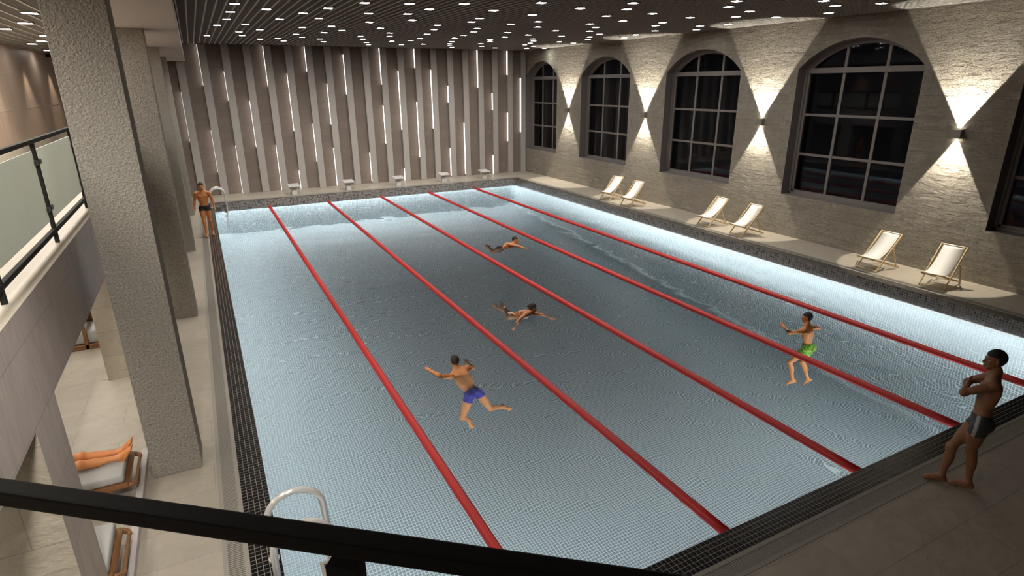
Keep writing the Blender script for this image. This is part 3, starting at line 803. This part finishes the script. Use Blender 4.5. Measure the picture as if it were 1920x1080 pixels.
def person(name, label, J, fwd, hf, hu, skin, s=1.0, h=.009, fem=False, hair='short', hairmat=None, trunks=None, tmat=None, tlen=.28,
           toesL=None, toesR=None, hands=None, stripe=None, thick=1.0, feet_up=None, loc_z=0.0, group=None):
    J = {k: np.array(v, float) for k, v in J.items()}
    nk, pe = J['neck'], J['pel']; upv = nrm(nk - pe); fwd = nrm(fwd); rt_ = nrm(np.cross(fwd, upv)); f = nrm(np.cross(upv, rt_))
    R_ = np.stack([rt_, f, upv], 1); T = np.linalg.norm(nk - pe) / .56
    torso, arms, legs, head = [], [], [], []
    q = lambda x, y, z: nk + rt_ * x * s + f * y * s + upv * z * T    # torso coordinates from neck base
    ws = .90 if fem else 1.0
    # torso
    torso.append(ell(q(0, .0, -.20), (.150 * s * ws * thick, .098 * s * thick, .20 * T), R_, .05))
    torso.append(ell(q(0, .005, -.37), (.122 * s * ws * thick, .082 * s * thick, .13 * T), R_, .07))
    torso.append(ell(q(0, -.005, -.52), (.148 * s * thick, .095 * s * thick, .105 * T), R_, .07))
    torso.append(cap(J['shL'] * .9 + nk * .1, J['shR'] * .9 + nk * .1, .052 * s, .052 * s, .06))
    for sg, sh in ((-1, J['shL']), (1, J['shR'])):
        torso.append(cap(nk + upv * .05 * s - f * .012 * s, sh * .75 + nk * .25, .040 * s, .034 * s, .05))                  # trapezius
        torso.append(ell(q(sg * .075, .070, -.165), (.072 * s, .034 * s * (1.5 if fem else 1), .058 * s), R_, .03))      # chest
        torso.append(ell(q(sg * .085, -.070, -.17), (.060 * s, .036 * s, .085 * s), R_, .04))                              # shoulder blade
        torso.append(ell(q(sg * .108, -.015, -.26), (.045 * s * ws, .070 * s, .12 * s), R_, .05))                          # lat
        torso.append(ell(q(sg * .068, -.068, -.59), (.072 * s, .070 * s, .078 * s), R_, .035))                              # glute
    if not fem:
        for z in (-.30, -.36, -.42):
            for sg in (-1, 1): torso.append(ell(q(sg * .028, .078 * thick, z), (.026 * s, .014 * s, .024 * s), R_, .018))
    torso.append(cap(q(0, -.112 * thick, -.12), q(0, -.098 * thick, -.46), .009, .008, .035, 'sub'))                         # spine furrow
    # neck
    hc = J['head']; hf = nrm(hf); hu = nrm(hu - hf * (np.asarray(hu, float) @ hf)); hr = np.cross(hf, hu); HR = np.stack([hr, hf, hu], 1)
    torso.append(cap(nk - upv * .02, hc - hu * .06 * s - hf * .02 * s, .056 * s * (.88 if fem else 1), .052 * s * (.85 if fem else 1), .04))
    # head
    g = lambda x, y, z: hc + hr * x * s + hf * y * s + hu * z * s
    cran = ell(g(0, -.012, .028), (.076 * s, .096 * s, .090 * s), HR, .03)
    head += [cran, ell(g(0, .025, -.035), (.060 * s, .070 * s, .078 * s), HR, .03), ell(g(0, .055, -.085), (.036 * s, .030 * s, .026 * s), HR, .025),
             cap(g(-.045, .03, -.065), g(-.03, .07, -.092), .02 * s, .016 * s, .02), cap(g(.045, .03, -.065), g(.03, .07, -.092), .02 * s, .016 * s, .02),
             cap(g(-.03, .082, .022), g(.03, .082, .022), .011 * s, .011 * s, .015),
             ell(g(-.034, .085, .004), (.014 * s, .012 * s, .011 * s), HR, .012, 'sub'), ell(g(.034, .085, .004), (.014 * s, .012 * s, .011 * s), HR, .012, 'sub'),
             cap(g(0, .092, .008), g(0, .113, -.028), .007 * s, .012 * s, .008), cap(g(-.012, .100, -.032), g(.012, .100, -.032), .008 * s, .008 * s, .006),
             cap(g(-.018, .092, -.058), g(.018, .092, -.058), .0075 * s, .0075 * s, .006), cap(g(-.016, .089, -.068), g(.016, .089, -.068), .0075 * s, .0075 * s, .004),
             cap(g(-.035, .088, -.063), g(.035, .088, -.063), .0025, .0025, .006, 'sub')]
    for sg in (-1, 1): head.append(ell(g(sg * .078, .0, -.008), (.009 * s, .019 * s, .031 * s), HR, .008))
    # arms
    for Sd, sg in (('L', -1), ('R', 1)):
        sh, el, wr = J['sh' + Sd], J['el' + Sd], J['wr' + Sd]; am = .82 if fem else 1
        arms.append(ell(sh, (.055 * s * am,) * 3, R_, .04))
        arms.append(cap(sh, el, .047 * s * am, .037 * s * am, .035)); mid = sh * .5 + el * .5
        arms.append(cap(sh * .7 + el * .3, sh * .35 + el * .65, .048 * s * am, .043 * s * am, .03))
        arms.append(cap(el, wr, .038 * s * am, .025 * s * am, .025)); arms.append(cap(el * .9 + wr * .1, el * .6 + wr * .4, .041 * s * am, .037 * s * am, .03))
        hd = (hands or {}).get(Sd)
        if hd is None: hd = (wr - el, nrm(np.cross(nrm(wr - el), upv)) * sg, f)
        hand(arms, wr, np.array(hd[0], float), np.array(hd[1], float), np.array(hd[2], float), s * (.9 if fem else 1), hd[3] if len(hd) > 3 else .22)
    # legs
    for Sd, toe in (('L', toesL), ('R', toesR)):
        hp, kn, an = J['hip' + Sd], J['kn' + Sd], J['an' + Sd]; lm = .94 if fem else 1
        legs.append(cap(hp, kn, .086 * s * thick, .052 * s * lm, .05)); legs.append(cap(hp * .75 + kn * .25, hp * .4 + kn * .6, .081 * s * lm, .066 * s * lm, .04))
        legs.append(ell(kn, (.052 * s * lm,) * 3, R_, .03)); legs.append(cap(kn, an, .049 * s * lm, .034 * s * lm, .03))
        sd = nrm(an - kn); th_ = nrm(kn - hp); back = th_ - sd * (th_ @ sd)
        if np.linalg.norm(back) < .15: back = -f
        back = -nrm(back) if np.linalg.norm(th_ - sd * (th_ @ sd)) < .15 and False else nrm(back)
        tv = np.array(toe, float) if toe is not None else f
        bk = nrm(-tv + sd * (tv @ sd)) if np.linalg.norm(tv - sd * (tv @ sd)) > .2 else nrm(-f)
        legs.append(ell(kn * .68 + an * .32 + bk * .020 * s, (.048 * s * lm, .046 * s * lm, .13 * s), np.stack([nrm(np.cross(sd, bk)), bk, sd], 1), .035))
        foot(legs, an, tv, -sd if feet_up is None else np.array(feet_up, float), s)
    allp = torso + legs + arms + head
    lo = np.min([p_[1] for p_ in allp], 0) - .05; hi = np.max([p_[2] for p_ in allp], 0) + .05
    origin = V_(pe[0], pe[1], (min(J['anL'][2], J['anR'][2]) - .09) if loc_z is None else loc_z)
    F_ = Field(lo, hi, h)
    for p_ in torso: F_.put(p_)
    for p_ in legs: F_.put(p_)
    TL_ = F_.D.copy()
    for p_ in arms: F_.put(p_)
    for p_ in head: F_.put(p_)
    Vv, Ff = surface(F_.D, lo, h)
    me = bpy.data.meshes.new(name); me.from_pydata((Vv - origin).tolist(), [], Ff.tolist()); me.materials.append(skin)
    me.polygons.foreach_set('use_smooth', [True] * len(Ff)); me.update()
    o = bpy.data.objects.new(name, me); COL.objects.link(o); o.location = origin + V_(0, 0, .006 if loc_z == 0 else 0)
    tag(o, label, 'person', group)
    P = F_.grid(np.zeros(3, int), F_.n)
    def kid(nm, D, m):
        Vk, Fk = surface(D, lo, h); return mesh_np(nm, Vk, Fk, m, o, origin)
    # trunks
    if trunks:
        rel = P - pe
        up_ = rel @ upv; wz = {'brief': .075, 'short': .095, 'bikini': .045}[trunks] * s
        slab = np.maximum(up_ - wz, -(up_ + .17 * s)); slab = np.maximum(slab, np.linalg.norm(rel - up_[..., None] * upv, axis=-1) - .24 * s)
        if trunks == 'bikini':
            slab = np.maximum(up_ - wz, -(up_ - .032 * s)); slab = np.maximum(slab, np.linalg.norm(rel - up_[..., None] * upv, axis=-1) - .24 * s)
            reg = slab
            Ltv = rel @ rt_
            reg = np.minimum(reg, np.maximum(np.maximum(np.abs(Ltv) - (.038 * s + np.clip(up_, -.2, 0) * .12), up_ - wz), -(up_ + .2 * s)))
            reg = np.maximum(reg, np.linalg.norm(rel, axis=-1) - .26)
        else:
            reg = slab
            for Sd in 'LR':
                hp, kn = J['hip' + Sd], J['kn' + Sd]; ax_ = nrm(kn - hp); Lk = np.linalg.norm(kn - hp); r_ = P - hp; t_ = r_ @ ax_
                rad = np.linalg.norm(r_ - t_[..., None] * ax_, axis=-1) - .135 * s
                reg = np.minimum(reg, np.maximum(np.maximum(rad, t_ - Lk * tlen), -(t_ + .05)))
                reg = np.maximum(reg, -np.maximum(rad, -(t_ - Lk * tlen))) if trunks == 'brief' else reg
        th = .016 if trunks == 'short' else .008
        Dt = np.maximum(TL_ - th, reg)
        kid('bikini_bottom' if fem else 'swim_trunks', Dt, tmat)
        if stripe is not None:
            sx = rel @ np.asarray(rt_) * stripe; fy = rel @ f
            st = np.maximum(np.maximum(TL_ - th - .004, reg + .002), np.maximum(np.abs(fy - .035) - .020, -(sx - .03)))
            kid('side_stripe', st, M['trunk_stripe'])
    if fem:
        rel = P - q(0, 0, -.175); u_ = rel @ upv
        band = np.maximum(np.abs(u_) - .007, np.linalg.norm(rel, axis=-1) - .2)
        for sg in (-1, 1):
            c = q(sg * .075, .09, -.165); band = np.minimum(band, np.linalg.norm(P - c, axis=-1) - .055)
        bt = Field(lo, hi, h)
        for p_ in torso: bt.put(p_)
        kid('bikini_top', np.maximum(bt.D - .007, band), tmat)
    # hair
    Hd = Field(lo, hi, h)
    ht = {'short': .009, 'crop': .006, 'thick': .013, 'bun': .012}[hair]
    Hd.put(ell(g(0, -.014, .030), (.076 * s + ht, .096 * s + ht, .092 * s + ht * 1.2), HR, .01))
    if hair == 'bun': Hd.put(cap(g(0, -.1, .03), g(0, -.125, .02), .034, .03, .02))
    rel = P - hc; a_ = rel @ hu; c_ = rel @ hf; l_ = np.abs(rel @ hr)
    line = np.minimum(-(a_ - .062 * s - .1 * (c_ - .06)), np.maximum(-(a_ + .035 * s), c_ + .012 * s))    # fringe line, behind the ears
    if hair in ('thick',):
        nz = .005 * (np.sin(P[..., 0] * 190) * np.sin(P[..., 1] * 190) * np.sin(P[..., 2] * 190))
        Hd.D = Hd.D + nz.astype(np.float32)
    face = np.maximum(np.maximum(-(a_ + .05 * s), c_ - .0 * s), -1)
    region = np.minimum(np.maximum(-(a_ + .055 * s), c_ - .005 * s), np.maximum(-(a_ - .055 * s), c_ - .085 * s))
    kid('hair', np.maximum(Hd.D, region), hairmat or M['hair'])
    # eyes
    for sg in (-1, 1):
        e_ = MB(); c = g(sg * .034, .0735, .003) - origin; n = 10
        vs = [tuple(c + .012 * s * V_(math.sin(PI * i / n) * math.cos(2 * PI * k / 12), math.sin(PI * i / n) * math.sin(2 * PI * k / 12), math.cos(PI * i / n))) for i in range(n + 1) for k in range(12)]
        fs = [(i * 12 + k, (i + 1) * 12 + k, (i + 1) * 12 + (k + 1) % 12, i * 12 + (k + 1) % 12) for i in range(n) for k in range(12)]
        e_.add(vs, fs); eo = e_.build('eye', M['eye'], o, smooth=True)
        c2 = c + hf * .0075 * s; e_ = MB(); vs = [tuple(c2 + .0066 * s * V_(math.sin(PI * i / 6) * math.cos(2 * PI * k / 10), math.sin(PI * i / 6) * math.sin(2 * PI * k / 10), math.cos(PI * i / 6))) for i in range(7) for k in range(10)]
        e_.add(vs, [(i * 10 + k, (i + 1) * 10 + k, (i + 1) * 10 + (k + 1) % 10, i * 10 + (k + 1) % 10) for i in range(6) for k in range(10)]); e_.build('iris', M['iris'], eo, smooth=True)
    return o

# man in the right foreground, arms crossed
f_ = V_(-.447, .894, 0); r_ = V_(.894, .447, 0)
person('person', 'man standing with crossed arms on the near deck, dark trunks with grey side stripe',
       dict(neck=(7.955, -.80, 1.545), pel=(7.835, -.83, .985), shL=(7.764, -.889, 1.50), shR=(8.12, -.715, 1.47), hipL=(7.735, -.875, .93), hipR=(7.925, -.785, .93),
            elL=(7.60, -.685, 1.345), wrL=(7.86, -.60, 1.36), elR=(8.08, -.50, 1.29), wrR=(7.80, -.605, 1.30),
            knL=(7.868, -.817, .53), anL=(7.884, -.876, .088), knR=(7.775, -.640, .51), anR=(7.735, -.639, .088), head=(7.99, -.745, 1.715)),
       f_, (-.75, .62, .02), (0, 0, 1), M['skin_dark'], s=1.03, h=.0065, hair='thick', trunks='brief', tmat=M['trunk_dark'], tlen=.20,
       toesL=(-.45, .9, 0), toesR=(-.55, .85, 0), feet_up=(0, 0, 1), stripe=-1,
       hands=dict(L=(V_(.45, .2, -.02), -f_, V_(0, 0, 1), .35), R=(V_(-.6, -.25, .12), -f_, V_(0, 0, 1), .35)), loc_z=0)
# man walking on the coping at the far left
person('person', 'man in black trunks walking on the pool edge beside the far pillars',
       dict(neck=(-.30, 18.85, 1.53), pel=(-.30, 18.86, .97), shL=(-.11, 18.84, 1.46), shR=(-.49, 18.86, 1.46), hipL=(-.21, 18.86, .93), hipR=(-.39, 18.86, .93),
            elL=(-.02, 18.88, 1.19), wrL=(.0, 18.80, .94), elR=(-.58, 18.90, 1.19), wrR=(-.60, 18.80, .95),
            knL=(-.19, 18.80, .50), anL=(-.18, 18.86, .085), knR=(-.38, 18.70, .50), anR=(-.37, 18.62, .085), head=(-.30, 18.83, 1.70)),
       (.02, -1, 0), (.05, -1, -.05), (0, 0, 1), M['skin_orange'], s=1.02, h=.009, hair='short', trunks='brief', tmat=M['trunk_black'], tlen=.20,
       toesL=(.05, -1, 0), toesR=(-.05, -1, 0), feet_up=(0, 0, 1), loc_z=0)
P_ = {}
P_['blue'] = dict(neck=(3.636,5.796,-0.300),pel=(3.750,5.350,-0.660),shL=(3.465,5.733,-0.390),shR=(3.833,5.752,-0.296),hipL=(3.661,5.315,-0.709),hipR=(3.855,5.324,-0.660),elL=(3.218,5.669,-0.265),wrL=(3.120,5.890,-0.237),knL=(3.495,5.267,-1.103),anL=(3.709,5.491,-1.372),elR=(4.023,5.920,-0.425),wrR=(4.033,6.170,-0.439),knR=(4.048,5.208,-1.026),anR=(4.395,5.357,-1.185),head=(3.626,5.878,-0.151))
person('person', 'swimmer in blue trunks seen from behind between the first two lane ropes', P_['blue'], (.1, .8, -.55), (.03, .98, -.1), (0, .15, 1), M['skin_orange'], s=1.0, h=.0075,
       hair='short', hairmat=M['hair_brown'], trunks='brief', tmat=M['trunk_blue'], tlen=.22, toesL=(-.1, -.7, -.6), toesR=(.6, -.5, -.5), hands=dict(L=(V_(-.2, .9, .1), V_(0, .2, -1), V_(1, .2, 0), .1), R=(V_(-.1, .9, .25), V_(0, .2, -1), V_(-1, .2, 0), .1)), loc_z=None)
P_['green'] = dict(neck=(11.288,3.970,-0.230),pel=(11.284,3.857,-0.770),shL=(11.104,3.908,-0.287),shR=(11.471,4.003,-0.310),hipL=(11.187,3.824,-0.803),hipR=(11.381,3.874,-0.815),elL=(10.918,4.097,-0.393),wrL=(11.0,4.31,-0.33),knL=(10.90,3.97,-1.16),anL=(10.93,3.86,-1.58),elR=(11.744,3.978,-0.389),wrR=(11.598,4.181,-0.401),knR=(11.22,3.90,-1.22),anR=(11.34,3.774,-1.63),head=(11.33,4.03,-0.063))
person('person', 'man in green patterned shorts standing in the water by the fourth lane rope', P_['green'], (-.25, .95, -.1), (-.8, .6, .0), (0, 0, 1), M['skin_orange'], s=1.0, h=.0085,
       hair='thick', trunks='short', tmat=M['trunk_green'], tlen=.62, toesL=(-.7, .5, -.4), toesR=(-.5, .5, -.7), loc_z=None)
P_['woman'] = dict(neck=(6.225,7.633,-0.250),pel=(5.997,8.023,-0.440),shL=(6.331,7.757,-0.304),shR=(6.104,7.581,-0.251),hipL=(6.062,8.096,-0.472),hipR=(5.894,8.014,-0.440),elL=(6.554,7.608,-0.340),wrL=(6.729,7.465,-0.414),knL=(5.988,8.497,-0.448),anL=(5.952,8.883,-0.487),elR=(5.885,7.467,-0.293),wrR=(5.699,7.360,-0.412),knR=(5.998,8.397,-0.400),anR=(6.070,8.780,-0.407),head=(6.351,7.664,-0.157))
P_['far'] = dict(neck=(8.837,13.491,-0.250),pel=(8.587,13.875,-0.517),shL=(8.972,13.613,-0.339),shR=(8.687,13.470,-0.231),hipL=(8.657,13.941,-0.565),hipR=(8.480,13.866,-0.509),elL=(8.735,13.754,-0.267),wrL=(8.557,13.583,-0.311),knL=(8.253,13.800,-0.606),anL=(8.238,14.193,-0.490),elR=(8.910,13.276,-0.272),wrR=(9.112,13.134,-0.337),knR=(8.181,13.661,-0.500),anR=(8.192,14.061,-0.400),head=(8.946,13.509,-0.118))
person('person', 'woman in a white string bikini swimming between the second and third lane ropes', P_['woman'], (0, -.35, -.9), (.8, -.45, -.25), (.2, 0, 1), M['skin_tan'], s=.96, h=.0085, fem=True,
       hair='bun', hairmat=M['hair_brown'], trunks='bikini', tmat=M['bikini'], toesL=(-.1, .9, -.2), toesR=(.1, .9, -.1), loc_z=None)
person('person', 'swimmer in pale trunks, farthest one out in the water', P_['far'], (0, -.6, -.8), (.55, -.8, -.1), (.1, 0, 1), M['skin_tan'], s=1.0, h=.0095,
       hair='short', trunks='brief', tmat=M['trunk_white'], tlen=.3, toesL=(-.5, .8, .1), toesR=(-.3, .9, .1), loc_z=None)
person('person', 'person lying on the teak lounger, only bare legs showing past the stone column',
       dict(neck=(-3.02, 4.16, .60), pel=(-2.48, 4.15, .53), shL=(-2.97, 4.34, .58), shR=(-2.97, 3.98, .58), hipL=(-2.44, 4.25, .53), hipR=(-2.44, 4.06, .53),
            elL=(-2.72, 4.44, .50), wrL=(-2.48, 4.46, .50), elR=(-2.72, 3.87, .50), wrR=(-2.48, 3.87, .50),
            knL=(-2.01, 4.30, .51), anL=(-1.60, 4.27, .475), knR=(-2.01, 4.10, .51), anR=(-1.60, 4.13, .475), head=(-3.17, 4.16, .65)),
       (0, 0, 1), (.25, 0, 1), (-1, 0, .2), M['skin_orange'], s=1.0, h=.0085, hair='short', trunks='brief', tmat=M['trunk_dark'],
       toesL=(.45, .12, .9), toesR=(.5, -.12, .85), feet_up=(-.9, 0, .45), loc_z=.42)

# ------------------------------------------------------------------ lights
wh = (1, .97, .93)
UW = (.94, .98, 1)
def strip(name, loc, rot, length, energy, w=.06):
    return light('AREA', name, loc, rot, energy, UW, shape='RECTANGLE', size=w, size_y=length)
E_R, E_F, E_L, E_N = 1150, 560, 430, 260
strip('underwater_light_right', (W - .30, LEN / 2, ZW - .20), (0, math.radians(-90), 0), LEN - .6, E_R, .05)
strip('underwater_light_left', (.10, LEN / 2, ZW - .04), (0, math.radians(-8), 0), LEN - .6, E_L)
o = strip('underwater_light_far', (W / 2, LEN - .10, ZW - .04), (0, 0, PI / 2), W - .6, E_F)
o = strip('underwater_light_near', (W / 2, .10, ZW - .04), (0, 0, PI / 2), W - .6, E_N)
for x in (2.6, 5.6, 8.6, 11.6):
    light('SPOT', 'swimmer_fill_underwater', (x, .06, -1.3), (math.radians(96), 0, 0), 260, UW, spot_size=math.radians(110), spot_blend=.8, shadow_soft_size=.12)  # added fill, no fixture: brightens the submerged bodies from the camera side
light('AREA', 'gallery_under_light', (-3.0, 6.0, 2.33), (0, 0, 0), 140, (1, .93, .82), shape='RECTANGLE', size=.6, size_y=14)
light('AREA', 'gallery_fill', (-2.8, 6.0, 5.95), (0, 0, 0), 480, (1, .93, .84), shape='RECTANGLE', size=1.2, size_y=18)  # added area fill to lift the glass panes and ledge
for y in (1.2, 7.4, 13.6, 19.8, 25.0):
    light('SPOT', 'left_deck_fill', (-.35, y, 5.93), (0, 0, 0), 400, (1, .94, .86), spot_size=math.radians(75), spot_blend=.9, shadow_soft_size=.08)  # added spots without fixtures, brighten the deck strip beside the pillars
light('SPOT', 'pillar_fill', (-.75, -3.0, 5.9), (math.radians(58), 0, math.radians(2)), 1500, (1, .94, .86), spot_size=math.radians(60), spot_blend=.7, shadow_soft_size=.25)  # invented spot that lifts the pillar fronts
for x, y in ((2.0, 5.2), (4.3, 5.4), (6.8, 8.2), (8.2, 4.0), (11.4, 3.6), (12.0, 8.0), (8.6, 11.5)):
    light('SPOT', 'swimmer_fill_above', (x, y, 6.66), (0, 0, 0), 190, (1, .93, .84), spot_size=math.radians(58), spot_blend=.8, shadow_soft_size=.08)  # extra unseen spots put over the swimmers and near rope ends
for x in (1.5, 5.5, 9.5, 13.5):
    light('SPOT', 'far_wall_fill', (x, 19.5, 6.62), (math.radians(50), 0, 0), 950, (1, .95, .88), spot_size=math.radians(80), spot_blend=1, shadow_soft_size=.12)  # made-up spots that brighten the fins and the wall behind them
light('AREA', 'mid_ambient_fill', (6.5, 9, 6.68), (0, 0, 0), 60, (1, .94, .86), shape='RECTANGLE', size=10, size_y=4)  # broad ambient fill added under the ceiling, not a real panel
for y in (9.0, 12.0, 15.0, 18.5, 22.0):
    light('SPOT', 'veneer_spot', (XL + .35, y, 5.97), (0, math.radians(-6), 0), 160, (1, .87, .70), spot_size=math.radians(70), spot_blend=.6, shadow_soft_size=.04)

w = bpy.data.worlds.new('world'); S.world = w; w.use_nodes = True
w.node_tree.nodes['Background'].inputs[0].default_value = (.10, .11, .16, 1); w.node_tree.nodes['Background'].inputs[1].default_value = .012

S.view_settings.view_transform = 'Standard'; S.view_settings.look = 'None'; S.view_settings.gamma = 1; S.view_settings.exposure = 0
S.view_settings.use_curve_mapping = False
c = S.cycles
c.use_denoising = True
c.max_bounces = 7; c.diffuse_bounces = 3; c.glossy_bounces = 3; c.transmission_bounces = 5; c.transparent_max_bounces = 10
c.caustics_reflective = False; c.caustics_refractive = False; c.sample_clamp_indirect = 4; c.sample_clamp_direct = 0
c.use_light_tree = True
print('downlights', nd)
